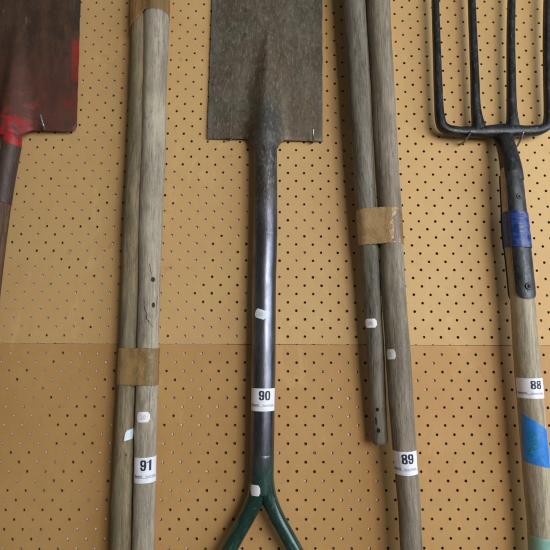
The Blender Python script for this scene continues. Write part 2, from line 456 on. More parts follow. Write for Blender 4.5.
def blade(name, mat, parent, xl, xr, ztop, tread, ridge, d0, bow, corner=0.0, taper=0.0, socket_x=0.0, tread_r=(.0,.0)):
    """tread(x)-> bottom z; ridge(z)->(half width, height); local frame: x, z about the shaft line; d0 depth of back"""
    V = []; Fc = []; att = []
    NX = 120; zs = []
    NZ = 110
    for side in (0, 1):
        for j in range(NZ+1):
            t = j/NZ
            for i in range(NX+1):
                s = -1+2*i/NX
                # denser near the middle
                s = math.copysign(abs(s)**1.35, s)
                L = xl if s < 0 else xr
                x = abs(L)*s; z0 = tread(x)
                z = z0+(ztop-z0)*(t**1.25)
                xx = x*(1+taper*(z-z0))
                rw, rh = ridge(z)
                u = abs(xx)/max(rw, 1e-5)
                hgt = rh*math.exp(-u**(2.9-1.0*min(1, max(0, (z-z0)/.09))))*min(1, .8+(z-z0)/.1)
                e = (xx/abs(L))**2*bow + .0007*noise.noise(Vector((xx*18, z*18, d0*99)))
                xx += abs(s)**10*(.0007*noise.noise(Vector((s*3, z*35, 5)))+.0003*noise.noise(Vector((s*3, z*160, 9))))
                # rolled tread
                q = max(0, 1-(z-z0)/.007)
                y = -(d0+hgt-e-q*q*.0016)
                if side: y = y+.0016+ (hgt*.2)
                cx = parent_line(z, parent)
                V.append((cx+xx, y, z)); att.append((xx, 0, z))
    n = NX+1; o = (NZ+1)*n
    for j in range(NZ):
        for i in range(NX):
            a = j*n+i; Fc.append((a, a+1, a+n+1, a+n)); Fc.append((o+a, o+a+n, o+a+n+1, o+a+1))
    for j in range(NZ):
        a = j*n; Fc.append((a, a+n, o+a+n, o+a)); a = j*n+NX; Fc.append((a, o+a, o+a+n, a+n))
    for i in range(NX):
        Fc.append((i, o+i, o+i+1, i+1)); a = NZ*n+i; Fc.append((a, a+1, o+a+1, o+a))
    me = bpy.data.meshes.new(name); me.from_pydata(V, [], Fc)
    a = me.attributes.new('grain', 'FLOAT_VECTOR', 'POINT'); a.data.foreach_set('vector', [u for q in att for u in q])
    bm = bmesh.new(); bm.from_mesh(me); recalc(bm); bm.to_mesh(me); bm.free()
    ob = link(name, me, mat, parent); ob.data.set_sharp_from_angle(angle=R_(40)); return ob
LINES = {}
def parent_line(z, parent):
    (a, b) = LINES[parent.name]
    t = (z-a.z)/(b.z-a.z); return a.x+(b.x-a.x)*t

D90 = .021
sp = thing('spade', 'all metal spade with worn grey blade and steel shaft dividing into green arms, lot 90', 'spade', at(262, 520, D90), 'long handled spades hung on the pegboard')
shaft90 = Pole([(256.0,275.5,126,.0150),(254.2,276.8,134,.0198),(253.8,277,150,.021),(253.6,277.2,205,.021),(253,277.2,240,.021),(252,276,290,.021),(251.3,275.5,365,.021),(250.8,274.8,405,.021),(250.2,274,453,.021),(250.0,273.6,475,.021),(249.6,273.6,492,.021)], ext0=.0, seg=64)
l_sock = shaft90.l_at(238); l_green = shaft90.l_at(453); l_end = shaft90.L[-1]
def tube_mat(name):
    m = M(name); g = m.coord('grain'); sx = m.n.new('ShaderNodeSeparateXYZ'); m.l.new(g, sx.inputs[0]); L = sx.outputs[2]
    n1 = m.noise(m.coord('grain',(1,1,.25)), 60, 5, .7); n2 = m.noise(m.coord('grain',(1,1,.45)), 300, 4, .75); n3 = m.noise(m.coord('grain',(1,1,.35)), 25, 3)
    jl = m.math('ADD', L, m.math('MULTIPLY', m.math('SUBTRACT', m.noise(m.coord('grain',(1,1,.5)), 80, 4, .7), .5), .07))
    bare = m.mix(m.ramp(n3, .40, .62), (.095,.10,.118), (.185,.195,.24))
    bare = m.mix(m.math('MULTIPLY', m.ramp(n2, .54, .70), .5), bare, (.26,.27,.31))
    bare = m.mix(m.math('MULTIPLY', m.ramp(n1, .54, .66), .55), bare, (.06,.058,.055))
    bare = m.mix(m.math('MULTIPLY', m.ramp(m.noise(m.coord('grain',(1,1,.05)), 260, 3, .7), .58, .68), .5), bare, (.05,.05,.05))
    old = m.mix(m.ramp(n1, .40, .62), (.050,.047,.043), (.095,.092,.085)); old = m.mix(m.math('MULTIPLY', m.ramp(n2, .52, .64), .65), old, (.22,.215,.20))
    gr = m.mix(m.ramp(n1, .40, .66), (.008,.045,.030), (.020,.062,.045)); gr = m.mix(m.math('MULTIPLY', m.ramp(n2, .57, .66), .6), gr, (.13,.14,.14))
    fo = m.ramp(jl, l_sock-.075, l_sock+.005, 1, 0); fg = m.ramp(jl, l_green-.01, l_green+.03, 0, .93)
    c = m.mix(fg, m.mix(fo, bare, old), gr)
    met = m.math('SUBTRACT', .95, m.math('ADD', m.math('MULTIPLY', fo, .4), m.math('MULTIPLY', fg, .7)))
    m.set(Base_Color=c, Metallic=met, Roughness=m.math('ADD', m.ramp(n1, .3, .7, .29, .44), m.math('MULTIPLY', fo, .12)), Normal=m.bump(m.math('ADD', n2, n1), .10, .001))
    return m.m
tube = tube_mat('worn_steel_and_green_paint')
sock = steel('socket_steel', (.045,.045,.045), (.085,.085,.08), (.19,.19,.18), .6, (.36,.6), 45, (1,1,.4), .25)
green = M('green_paint'); n1 = green.noise(green.coord('grain',(1,1,.4)), 60, 5, .7); n2 = green.noise(green.coord('grain'), 240, 3, .7)
c = green.mix(green.ramp(n1, .40, .66), (.006,.036,.024), (.018,.052,.038)); c = green.mix(green.math('MULTIPLY', green.ramp(n2, .63, .69), .6), c, (.12,.13,.13)); c = green.mix(green.math('MULTIPLY', green.ramp(green.noise(green.coord('grain',(1,1,.12)), 240, 3, .7), .57, .63), .7), c, (.04,.15,.11))
green.set(Base_Color=c, Roughness=.25, Metallic=.25, Coat_Weight=.4, Normal=green.bump(n2, .1, .001)); green = green.m
shaft90.mesh('socket', tube, sp, 0, l_sock, .0002, cap1=True, bev=.0003)
shaft90.mesh('shaft', tube, sp, l_sock-.004, l_green+.003, 0)
shaft90.mesh('collar', tube, sp, l_green, None, .0002, cap0=True, cap1=True, bev=.0005)
# forked arms of the handle, and its grip below the picture
def arm(sts): return Pole(sts, seg=40)
for sgn, st in ((-1, [(250,267,478,.021),(246.8,264.5,497,.021),(239.5,256,515,.021),(230.5,246.5,532,.021),(221.5,237.5,549,.021),(211.5,228,568,.021),(202,219,592,.021),(200,217,622,.021)]),
                (1, [(257,273.8,478,.021),(260.5,276.8,497,.021),(268,283.5,515,.021),(277,292.5,532,.021),(286.5,302,549,.021),(296,312,568,.021),(304,320.5,592,.021),(306,323,622,.021)])):
    a_ = arm(st); a_.mesh('handle_arm', green, sp, cap1=True)
gripw = wood('grip_wood', (.26,.19,.12), (.14,.09,.05))
pa, pb = at(196, 617, .021), at(327, 617, .021)
class _G: pass
bm = bmesh.new(); n = 32
rings = []
for i in range(25):
    t = i/24; c_ = pa.lerp(pb, t); r = .0125+.003*math.sin(t*math.pi)
    if i in (0, 24): r -= .003
    rings.append([bm.verts.new(c_+Vector((0, math.cos(q*2*math.pi/n)*r, math.sin(q*2*math.pi/n)*r))) for q in range(n)])
for i in range(24):
    for q in range(n): bm.faces.new((rings[i][q], rings[i][(q+1)%n], rings[i+1][(q+1)%n], rings[i+1][q]))
bm.faces.new(rings[0]); bm.faces.new(rings[-1]); recalc(bm)
link('grip', bm, gripw, sp)
# blade
ca = at(265.4, 145, .013); cb = at(267.8, 0, .013); LINES[sp.name] = (ca, cb)
xl = (at(206.5,137,.013)-at(265.3,137,.013)).x; xr = (at(323,139,.013)-at(265.3,139,.013)).x
zt = at(265,137.5,.013).z; z40 = at(265,18,.013).z
def tread(x):
    ax = abs(x); base = zt + (-.0012 if x > 0 else .0010*ax/.09)
    # fillet running down onto the socket
    w0, w1 = .0190, .036
    if ax < w1:
        t = (w1-ax)/(w1-w0); t = min(1, t); base -= .020*(t**2.6)
    return base
def ridge(z):
    t = (z-(zt-.02))/(z40-zt+.02); t = min(max(t, 0), 1)
    return (.0205*(1-t)**.75+.004, .0365*(1-t)**1.35)
blade('blade', rust_blade, sp, xl, xr, zt+.335, tread, ridge, .0085, .003, taper=.02)
lot_label(shaft90, sp, 263.2, 400, 27, 20, '90', 1.3)
sticker(shaft90, sp, 260.6, 314, 11.5, 8.5, R_(-17), '20', price_blue)
sticker(shaft90, sp, 254.6, 490.5, 10.5, 9, R_(4), '')

# ================================================================== rusty red spade at the left
sr = thing('spade', 'rusty dark brown spade with remains of red paint, cut off by the left edge', 'spade', at(-20, 400, .02), 'long handled spades hung on the pegboard')
ca = at(11.5, 135, .018); cb = at(17.5, 0, .018); LINES[sr.name] = (ca, cb)
xr = (at(74.6,118,.018)-at(12.2,118,.018)).x; xl = -xr
zt2 = at(45,129,.018).z; ztop2 = at(10,15,.018).z
def tread2(x):
    ax = abs(x); base = zt2
    if ax < .034: base -= .017*(min(1,(.034-ax)/(.034-.0155))**2.4)
    if ax > xr-.012: q = (ax-(xr-.012))/.012; base += .0125*(1-math.sqrt(max(0,1-q*q)))
    return base
def ridge2(z):
    t = (z-(zt2-.02))/(ztop2-zt2+.02); t = min(max(t, 0), 1)
    return (.0180*(1-t)**.75+.004, .0265*(1-t)**1.35)
def redmat(name, wood_like=False):
    m = M(name); g = m.coord('grain'); gs = m.coord('grain', (1,1,.4))
    n1 = m.noise(gs, 30, 6, .7); n2 = m.noise(gs, 180, 5, .75); n3 = m.noise(g, 420, 3, .7); n5 = m.noise(g, 60, 5, .75)
    c = m.mix(m.ramp(n1, .36, .62), (.045,.024,.016), (.095,.048,.027))
    c = m.mix(m.math('MULTIPLY', m.ramp(m.noise(g, 13, 3), .5, .65), .5), c, (.028,.030,.028))
    c = m.mix(m.math('MULTIPLY', m.ramp(n2, .58, .72), .35), c, (.14,.12,.09))
    def red(mask, amt, col=(.30,.022,.018)):
        nonlocal c
        c = m.mix(m.math('MULTIPLY', mask, amt), c, col)
    return m, g, n1, n2, n3, n5, c
m, g, n1, n2, n3, n5, c = redmat('rusty_red_blade')
# right edge stripe, warm rust low on the blade, speckled red about the neck
zA, zB = at(74,38,.018).z, at(74,79,.018).z
sxs = m.n.new('ShaderNodeSeparateXYZ'); m.l.new(g, sxs.inputs[0])
jit = m.math('MULTIPLY', m.math('SUBTRACT', m.noise(g, 90, 4, .7), .5), .010)
sx_ = m.math('ADD', sxs.outputs[0], jit); sz_ = m.math('ADD', sxs.outputs[2], m.math('MULTIPLY', jit, 2.5))
stripe = m.math('MULTIPLY', m.ramp(sx_, xr-.0098, xr-.0085), m.math('MULTIPLY', m.ramp(sz_, zB-.002, zB+.003), m.ramp(sz_, zA+.010, zA-.012)))
c = m.mix(m.math('MULTIPLY', stripe, m.math('MULTIPLY', m.ramp(n1, .36, .50, .35, .95), m.ramp(n5, .34, .42, .25, 1))), c, (.30,.030,.018))
faint = m.ramp(sx_, xr-.011, xr-.004)
c = m.mix(m.math('MULTIPLY', m.math('MULTIPLY', faint, m.ramp(sz_, zA, zA-.03)), m.ramp(n5, .42, .56, 0, .6)), c, (.20,.024,.016))
lowr = m.blob(g, (0, 0, zt2+.012), (.062, 1, .05), .5)
c = m.mix(m.math('MULTIPLY', m.blob(g, (.02, 0, zt2+.03), (.12, 1, .085), .6), .5), c, (.115,.032,.020))
c = m.mix(m.math('MULTIPLY', m.math('MULTIPLY', lowr, m.ramp(n5, .50, .60)), .75), c, (.23,.045,.035))
neck = m.blob(g, (0, 0, zt2-.004), (.024, 1, .022), .45)
c = m.mix(m.math('MULTIPLY', neck, m.ramp(n5, .42, .54)), c, (.38,.014,.022))
edge = m.blob(g, (.028, 0, zt2+.001), (.05, 1, .004), .6)
c = m.mix(m.math('MULTIPLY', m.math('MULTIPLY', edge, m.ramp(n5, .42, .55)), .5), c, (.20,.02,.018))
spots = m.blob(g, (xr*.84, 0, zt2+.05), (.006, 1, .010), .6)
c = m.mix(m.math('MULTIPLY', spots, m.ramp(n5, .4, .55)), c, (.22,.02,.016))
scr = m.blob(g, (-.0, 0, ztop2+.0), (.09, 1, .05), .5)
c = m.mix(m.math('MULTIPLY', m.math('MULTIPLY', scr, m.ramp(m.noise(m.coord('grain',(1,1,.3)), 110, 4, .8), .56, .68)), .5), c, (.17,.14,.10))
m.set(Base_Color=c, Metallic=.15, Roughness=.6, Normal=m.bump(m.math('ADD', n1, n5), .35, .0012)); redblade = m.m
blade('blade', redblade, sr, xl, xr, zt2+.36, tread2, ridge2, .015, .004, taper=.10)
sh = Pole([(3.5,20.8,127,.018),(1.8,22.2,136,.022),(1,21.5,147,.022),(-3,18.2,165,.022),(-9,12.5,200,.022),(-17,5,260,.022),(-27,-4,340,.022),(-37,-13,420,.022),(-47,-22,500,.022),(-53,-28,550,.022)], ext1=.1, seed=3)
m, g, n1, n2, n3, n5, c = redmat('rusty_red_neck')
c = m.mix(m.math('MULTIPLY', m.ramp(n5, .40, .54), .95), c, (.40,.014,.022))
m.set(Base_Color=c, Roughness=.5, Normal=m.bump(n5, .3, .001)); redneck = m.m
l1 = sh.l_at(148)
sh.mesh('painted_neck', redneck, sr, 0, l1, .0003)
sh.mesh('socket', steel('dark_socket', (.055,.036,.029), (.085,.058,.046), (.16,.12,.10), .2, (.5,.7), 45, (1,1,.3), .2), sr, l1-.001, sh.l_at(205), 0, cap1=True, bev=.001)
brownw = wood('dark_brown_wood', (.15,.085,.05), (.07,.040,.025), patch=.4)
sh.mesh('shaft', brownw, sr, sh.l_at(205)-.002, None, -.0006, cap1=True)

# ================================================================== taped pair of poles, lot 91
b91 = thing('pole_bundle', 'pair of pale weathered wooden poles taped together, marked lot 91', 'wooden poles', at(135, 545, .02), 'bundles of wooden poles taped together')
w91a = wood('greyed_wood', (.40,.385,.345), (.24,.225,.195), patch=.32, rough=.7)
pr = Pole([(143.5,169.3,-10,.022),(143.4,169,25,.022),(142.6,167.4,75,.022),(141.4,165.6,150,.021),(139.3,163.2,210,.021),(138.2,161,280,.021),(136.8,159.3,345,.021),(135.6,158.2,400,.021),(134,156.6,470,.021),(133,155.3,520,.021),(132.2,154.5,560,.021)], wob=.0013, seed=1, ext0=.12, ext1=.25)
pl = Pole([(132.5,154,-10,.0175),(131.5,151,25,.0175),(130,150,75,.0175),(127,148,150,.0175),(123.5,145,210,.0175),(121.5,141,280,.0175),(119,138.3,345,.0175),(116.5,136.5,400,.018),(113,134,470,.018),(110.5,133,520,.018),(109.5,132,560,.018)], wob=.0013, seed=2, ext0=.12, ext1=.2)
def spot(pole, px, py, ra, rl, col):
    th, l = pole.hit(px, py); r = pole.frame(l)[1]
    return ((math.cos(th)*r+pole.seed, math.sin(th)*r, l), (ra, ra, rl), col)
spL = [spot(pl,126,455,.0011,.0016,(.05,.04,.03))]
sp91 = [spot(pr,153,279.5,.0030,.0038,(.02,.017,.014)), spot(pr,153.6,305,.0026,.0038,(.025,.02,.017))]
w91b = wood('olive_brown_wood', (.30,.235,.140), (.155,.12,.068), patch=.5, rough=.68, stain=(.10,.10,.06), spots=spL)
w91a2 = wood('greyed_wood_knots', (.46,.41,.315), (.27,.235,.175), spots=sp91, patch=.55, rough=.7)
pr.mesh('pole', w91a2, b91, cap0=True, cap1=True); pl.mesh('pole', w91b, b91, cap0=True, cap1=True)
crackm = plain('crack_shadow', (.03,.026,.02), .9)
def crack(pole, pix, w, parent):
    th0, l0 = pole.hit(*pix[0]); r = pole.frame(l0)[1]; pts = []
    for p_ in pix:
        th, l = pole.hit(*p_); pts.append(((th-th0)*r, -(l-l0)))
    bend_on(pole, crack2d(pts, w*1.3), th0, l0, .00035, 'crack', crackm, parent, solid=0)
crack(pr, [(143.5,297),(144.5,307),(146.2,313),(147,319),(150,323),(153,327)], .0007, b91)
crack(pr, [(149.5,263),(151,272),(151.5,277)], .0005, b91)
crack(pr, [(157.5,290),(157,305),(156,318)], .00045, b91)

# packing tape
def tape_mat(name, brown, clear_from, axis_len, glare=.25):
    clear_from += .08
    m = M(name); g = m.coord('band'); sx = m.n.new('ShaderNodeSeparateXYZ'); m.l.new(g, sx.inputs[0])
    n = m.noise(m.coord('band', (1,1,1)), 3.2, 4, .6, .8); n2 = m.noise(m.coord('band', (4,.6,1)), 6, 4, .6)
    cz = m.noise(m.coord('band', (1.6,.5,1)), 1.7, 1, .4, .7)
    crease = m.math('MULTIPLY', m.ramp(m.math('ABSOLUTE', m.math('SUBTRACT', cz, .5)), 0, .03, 1, 0), .07)
    c = m.mix(m.ramp(n, .4, .65), brown, tuple(x*.78 for x in brown))
    c = m.mix(m.math('MULTIPLY', crease, .5), c, tuple(min(1,x*1.3+.03) for x in brown))
    m.set(Base_Color=c, Roughness=m.ramp(n, .3, .7, .16, .34), Specular_IOR_Level=.6, Normal=m.bump(m.math('ADD', m.math('MULTIPLY', n, .8), m.math('ADD', crease, m.math('MULTIPLY', m.math('MULTIPLY', m.ramp(sx.outputs[0], .52, .62), m.noise(m.coord('band', (1.6,.8,1)), 9, 3, .6, 1)), .55))), .8, .0022))
    tr = m.n.new('ShaderNodeBsdfTransparent'); tr.inputs[0].default_value = (.965,.93,.84,1)
    mx = m.n.new('ShaderNodeMixShader')
    e = m.math('ADD', sx.outputs[0], m.math('MULTIPLY', n, .22))
    m.l.new(m.ramp(e, clear_from, clear_from+.14, .04, .80), mx.inputs[0])
    m.l.new(m.b.outputs[0], mx.inputs[1]); m.l.new(tr.outputs[0], mx.inputs[2]); m.l.new(mx.outputs[0], m.out.inputs[0])
    return m.m
def hull(pts):
    pts = sorted(set(pts)); 
    def half(ps):
        h = []
        for p in ps:
            while len(h) >= 2 and (h[-1][0]-h[-2][0])*(p[1]-h[-2][1])-(h[-1][1]-h[-2][1])*(p[0]-h[-2][0]) <= 0: h.pop()
            h.append(p)
        return h
    a, b = half(pts), half(pts[::-1]); return a[:-1]+b[:-1]
def tape(p1, p2, py0, py1, mat, parent, amp=.0006, torn=None, off=.0008, seed=0):
    """band wound round both poles between photo rows py0 (top) and py1"""
    la0, la1 = p1.l_at(py0), p1.l_at(py1)
    n = 160; rows = 30; V = []; Fc = []; att = []
    for j in range(rows+1):
        t = j/rows; ring = []
        l = la0+(la1-la0)*t; c1, r1, *_ = p1.frame(l); z = c1.z
        k = min(range(len(p2.c)), key=lambda i: abs(p2.c[i].z-z)); c2, r2 = p2.c[k], p2.r[k]
        pts = []
        for (c, r) in ((c1, r1), (c2, r2)):
            for q in range(90):
                a = 2*math.pi*q/90; pts.append((round(c.x+(r+off)*math.cos(a), 7), round(c.y+(r+off)*math.sin(a), 7)))
        h = hull(pts)
        # start at leftmost, resample evenly
        i0 = min(range(len(h)), key=lambda i: h[i][0]); h = h[i0:]+h[:i0]; h.append(h[0])
        Ls = [0.]
        for i in range(1, len(h)): Ls.append(Ls[-1]+math.dist(h[i], h[i-1]))
        xs = [p[0] for p in h]; xa, xb = min(xs), max(xs)
        i = 0
        for q in range(n):
            s_ = Ls[-1]*q/n
            while Ls[i+1] < s_: i += 1
            u = (s_-Ls[i])/(Ls[i+1]-Ls[i]+1e-9); x = h[i][0]+(h[i+1][0]-h[i][0])*u; y = h[i][1]+(h[i+1][1]-h[i][1])*u
            f = (x-xa)/(xb-xa)
            w = noise.noise(Vector((q*.11+seed, t*1.6, seed)))+.6*noise.noise(Vector((q*.05+t*3, t*5, seed+4)))
            nx_, ny_ = x-(c1.x+c2.x)/2, y-(c1.y+c2.y)/2; L_ = math.hypot(nx_, ny_)
            zz = z
            if torn and y < max(c1.y, c2.y): zz = z+torn(f, t)
            if j in (0, rows): zz += .0008*noise.noise(Vector((q*.3, seed, j)))
            V.append((x+nx_/L_*amp*max(-.8,w), y+ny_/L_*amp*max(-.8,w), zz)); att.append((f, t, seed))
    for j in range(rows):
        for q in range(n): Fc.append((j*n+q, j*n+(q+1)%n, (j+1)*n+(q+1)%n, (j+1)*n+q))
    me = bpy.data.meshes.new('tape_band'); me.from_pydata(V, [], Fc)
    a = me.attributes.new('band', 'FLOAT_VECTOR', 'POINT'); a.data.foreach_set('vector', [u for q in att for u in q])
    bm = bmesh.new(); bm.from_mesh(me); recalc(bm); bm.to_mesh(me); bm.free()
    o = link('tape_band', me, mat, parent)
    sm = o.modifiers.new('thickness', 'SOLIDIFY'); sm.thickness = .00015; sm.offset = -1
    return o
t91 = tape_mat('brown_packing_tape', (.34,.215,.085), .70, 1)
tape(pr, pl, 348, 384.5, t91, b91, .0007, seed=1.7)
t91t = tape_mat('brown_packing_tape_peeling', (.33,.18,.065), .44, 1)
def torn(f, t): 
    e = min(max(0, t-.4)/.6, 1)
    return (.004 - .022*max(0, 1-f/.42))*e*(1 if f < .9 else 1)
tape(pr, pl, -30, 20, t91t, b91, .0012, torn, off=.0012, seed=5.1)
lot_label(pr, b91, 146, 470.6, 24.5, 21.5, '91', -.3)
sticker(pr, b91, 143, 417.2, 12, 9, R_(0), '20')
sticker(pl, b91, 128.9, 434.6, 9, 9.5, R_(4), '', price_blue, shape='fold')

# ================================================================== taped pair, lot 89
b89 = thing('pole_bundle', 'grey brown poles taped together, one much shorter, marked lot 89', 'wooden poles', at(405, 545, .03), 'bundles of wooden poles taped together')
p89r = Pole([(364.5,389,-10,.037),(367,390.5,30,.037),(370.8,394.5,90,.0365),(373.5,397.5,150,.036),(376.8,401.5,210,.036),(380.2,404.8,270,.036),(383.5,408.8,330,.0355),(387.0,412.8,390,.0355),(391.0,416.5,440,.035),(395,419.3,480,.034),(399,421.5,520,.034),(401,423.5,560,.034)], wob=.0016, seed=4, ext0=.14, ext1=.22)
p89l = Pole([(341.5,364,-10,.034),(343.8,366.5,30,.0335),(348.3,370.5,90,.033),(351.8,373,150,.032),(356.3,376.5,210,.030),(360.5,380,270,.027),(364.3,382.8,330,.024),(368.5,386,390,.021),(371.5,388.2,438,.0175),(371.8,388.4,442,.0173)], wob=.0015, seed=6, ext0=.14)
w89r = wood('grey_brown_wood', light=(.30,.26,.195), dark=(.15,.127,.09), patch=.4, stain=(.17,.12,.085), rough=.62)
hs = [spot(p89l,377.3,409.5,.0022,.0026,(.008,.007,.006)), spot(p89l,378.5,430.5,.0024,.0034,(.008,.007,.006)), spot(p89l,376,421,.0015,.006,(.03,.025,.02))]
w89l = wood('dark_grey_wood', (.215,.192,.15), (.095,.084,.064), spots=hs, patch=.5, rough=.58)
p89r.mesh('pole', w89r, b89, cap0=True, cap1=True)
o = p89l.mesh('pole', w89l, b89, cap0=True, cap1=True, bev=.0048); o['label'] = 'shorter darker pole ending in two small holes'
crack(p89l, [(371.5,328),(371.2,340),(371.8,352)], .0005, b89)
crack(p89l, [(369.5,305),(371,315)], .0006, b89)
t89 = tape_mat('tan_packing_tape', (.42,.275,.125), .80, 1)
tape(p89r, p89l, 210.5, 244.5, t89, b89, .0005, seed=8.2)
lot_label(p89r, b89, 404.5, 464, 27.5, 20, '89', 3.2)
sticker(p89l, b89, 370.3, 323.2, 11.5, 8.3, R_(0), '20')
sticker(p89r, b89, 390.6, 354.3, 9.5, 9, R_(3), '2')

# ================================================================== garden fork, lot 88
DF = .058
fk = thing('garden_fork', 'four pronged garden fork with black iron head, blue tape and wooden handle, lot 88', 'garden fork', at(540, 548, DF))
pf = Pole([(500.5,520,168,.031),(501.5,523.5,195,.031),(503,527.5,230,.031),(506,531,260,.031),(509.5,535.2,300,.031),(512.2,539,345,.031),(515.3,543,388,.030),(519,547,430,.030),(522.8,550.5,480,.030),(526.5,553.5,525,.030),(528.5,555,560,.030)], wob=.0009, seed=9, ext1=.25)
wf = wood('pale_handle_wood', (.46,.395,.275), (.27,.225,.15), patch=.25, rough=.5)
pf.mesh('handle', wf, fk, cap0=True, cap1=True)
iron = steel('black_iron', (.014,.016,.017), (.034,.036,.037), (.12,.125,.125), .45, (.30,.55), 60, (1,1,.35), .13, coord=None)
ironp = steel('black_iron_strap', (.022,.025,.027), (.045,.05,.054), (.10,.11,.115), .5, (.34,.55), 60, (1,1,.4), .25, coord=None)
def tube_mesh(name, pts, mat, parent, seg=20, sub=6):
    """pts: (co, rx, ry) swept tube; rx across, ry in depth"""
    C = []; n = len(pts)
    for i in range(n-1):
        p0, p1, p2, p3 = pts[max(i-1,0)], pts[i], pts[i+1], pts[min(i+2,n-1)]
        for q in range(sub):
            t = q/sub
            def h(a,b,c,d): return .5*((2*b)+(c-a)*t+(2*a-5*b+4*c-d)*t*t+(3*b-a-3*c+d)*t**3)
            C.append((h(p0[0],p1[0],p2[0],p3[0]), h(p0[1],p1[1],p2[1],p3[1]), h(p0[2],p1[2],p2[2],p3[2])))
    C.append(pts[-1]); bm = bmesh.new(); rings = []
    for i, (c, rx, ry) in enumerate(C):
        a, b = C[max(i-1,0)][0], C[min(i+1,len(C)-1)][0]; tan = (b-a).normalized()
        f = Vector((0,-1,0)); f = (f-tan*f.dot(tan)).normalized(); x = tan.cross(f)
        ring = []
        for q in range(seg):
            th = 2*math.pi*q/seg; cc, ss = math.cos(th), math.sin(th)
            # rounded square section
            e = .78; cx = math.copysign(abs(cc)**e, cc); sy = math.copysign(abs(ss)**e, ss)
            ring.append(bm.verts.new(c+x*cx*rx+f*sy*ry))
        rings.append(ring)
    for i in range(len(rings)-1):
        for q in range(seg): bm.faces.new((rings[i][q], rings[i][(q+1)%seg], rings[i+1][(q+1)%seg], rings[i+1][q]))
    bm.faces.new(rings[0]); bm.faces.new(rings[-1]); recalc(bm)
    return link(name, bm, mat, parent)
u = .00138                      # metres per photo pixel at the fork's depth
def fp(x, y, d=.019): return at(x, y, d)
def tine(name, pix, top):
    pts = [(fp(x,y,d), rx*u, ry*u) for (x,y,d,rx,ry) in pix]
    # prong runs up out of the picture to a chisel point
    a, b = pts[-2][0], pts[-1][0]; dr = (b-a).normalized()
    pts.append((b+dr*.06+Vector((0,-.001,0)), 3.4*u, 3.4*u)); pts.append((b+dr*top+Vector((0,.004,0)), 2.6*u, 2.4*u)); pts.append((b+dr*(top+.03)+Vector((0,.006,0)), .7*u, .7*u))
    return tube_mesh(name, pts, iron, fk, sub=8)
tine('tine', [(470,133,.019,5.06,5.50),(455,131.3,.019,5.50,5.50),(447,129.5,.019,5.50,5.50),(441.8,125,.019,5.50,5.50),(439.8,117,.019,5.28,5.28),(438.8,105,.019,4.84,5.06),(437.8,80,.020,4.62,4.84),(436.5,40,.021,4.29,4.62),(435.2,0,.022,4.07,4.40)], .12)
tine('tine', [(478,133,.019,6.60,5.50),(478.5,127,.019,7.70,5.50),(477.0,118,.019,5.94,5.50),(475.6,105,.019,5.06,5.06),(474.8,80,.020,4.62,4.84),(473.2,40,.021,4.29,4.62),(471.6,0,.022,4.07,4.40)], .12)
tine('tine', [(513,133,.019,6.60,5.50),(512.5,127,.019,7.70,5.50),(512.2,118,.019,5.94,5.50),(511.6,105,.019,5.06,5.06),(511.2,80,.020,4.62,4.84),(510.8,40,.021,4.29,4.62),(511.4,0,.022,4.07,4.40)], .12)
tine('tine', [(520,132,.019,5.06,5.50),(535,131,.019,5.50,5.50),(542,129,.019,5.50,5.50),(547.2,125,.019,5.50,5.50),(549.0,117,.019,5.28,5.28),(548.8,105,.019,4.84,5.06),(548.0,80,.020,4.62,4.84),(547.2,40,.021,4.29,4.62),(547.6,0,.022,4.07,4.40)], .12)
tube_mesh('crossbar', [(fp(452,131), 3.9*u, 4.2*u),(fp(465,131.8), 5.75*u, 5.50*u),(fp(480,132), 6.21*u, 5.72*u),(fp(493,131.5), 7.36*u, 6.60*u),(fp(503,131.6), 8.51*u, 7.26*u),(fp(513,131.2), 7.13*u, 6.60*u),(fp(525,131), 5.75*u, 5.72*u),(fp(540,130), 5.29*u, 5.50*u)], iron, fk, sub=8)
# forged neck running into the two straps
tube_mesh('neck', [(fp(501,129,.016), 11*u, 3*u),(fp(502,133,.018), 10.6*u, 5*u),(fp(503.5,138,.021), 9.8*u, 6.8*u),(fp(506.5,148,.026), 9.2*u, 8.5*u),(fp(509.3,160,.029), 9.6*u, 9.8*u),(fp(511.3,172,.031), 10.2*u, 11*u),(fp(512.3,182,.031), 10.5*u, 11.4*u)], iron, fk, seg=32, sub=8)
def strap(th0, half, l0, l1, name, off=.0022):
    r = pf.frame(l0)[1]; N = 60; pts = []
    w = half
    out = [(-w*.98, 0), (-w, -(l1-l0-w))]+[(-w*math.cos(a), -(l1-l0-w)-w*math.sin(a)) for a in [math.pi*i/14 for i in range(1,14)]]+[(w, -(l1-l0-w)), (w*.98, 0)]
    return bend_on(pf, poly2d(out), th0, l0, off, name, ironp, fk, solid=.0026, step=.0014)
ls0 = pf.l_at(174); ls1 = pf.l_at(300)
s1 = strap(R_(2), .0128, ls0, ls1, 'strap'); strap(R_(180), .0128, ls0, ls1, 'strap')
for so in (s1,):
    bv = so.modifiers.new('soft', 'BEVEL'); bv.width = .0006; bv.segments = 2; bv.limit_method = 'ANGLE'; bv.angle_limit = R_(50)
def rivet(px, py, r=.0045):
    th, l = pf.hit(px, py); th = R_(2)
    c, rr, tan, f, x = pf.frame(l); n_ = f*math.cos(th)+x*math.sin(th); t_ = tan; b_ = n_.cross(t_); base = c+n_*(rr+.0021)
    prof = [(r,0),(r,.0009),(r*.8,.0012),(r*.62,.0006),(r*.45,.0006),(r*.38,.0016),(.0001,.0019)]
    bm = bmesh.new(); rings = [[bm.verts.new(base+(t_*math.cos(q*math.pi/12)+b_*math.sin(q*math.pi/12))*a+n_*h) for q in range(24)] for a, h in prof]
    for i in range(len(rings)-1):
        for q in range(24): bm.faces.new((rings[i][q], rings[i][(q+1)%24], rings[i+1][(q+1)%24], rings[i+1][q]))
    bm.faces.new(rings[-1]); recalc(bm); link('rivet', bm, ironp, fk)
rivet(516, 197); rivet(523.5, 286.5, .0052)
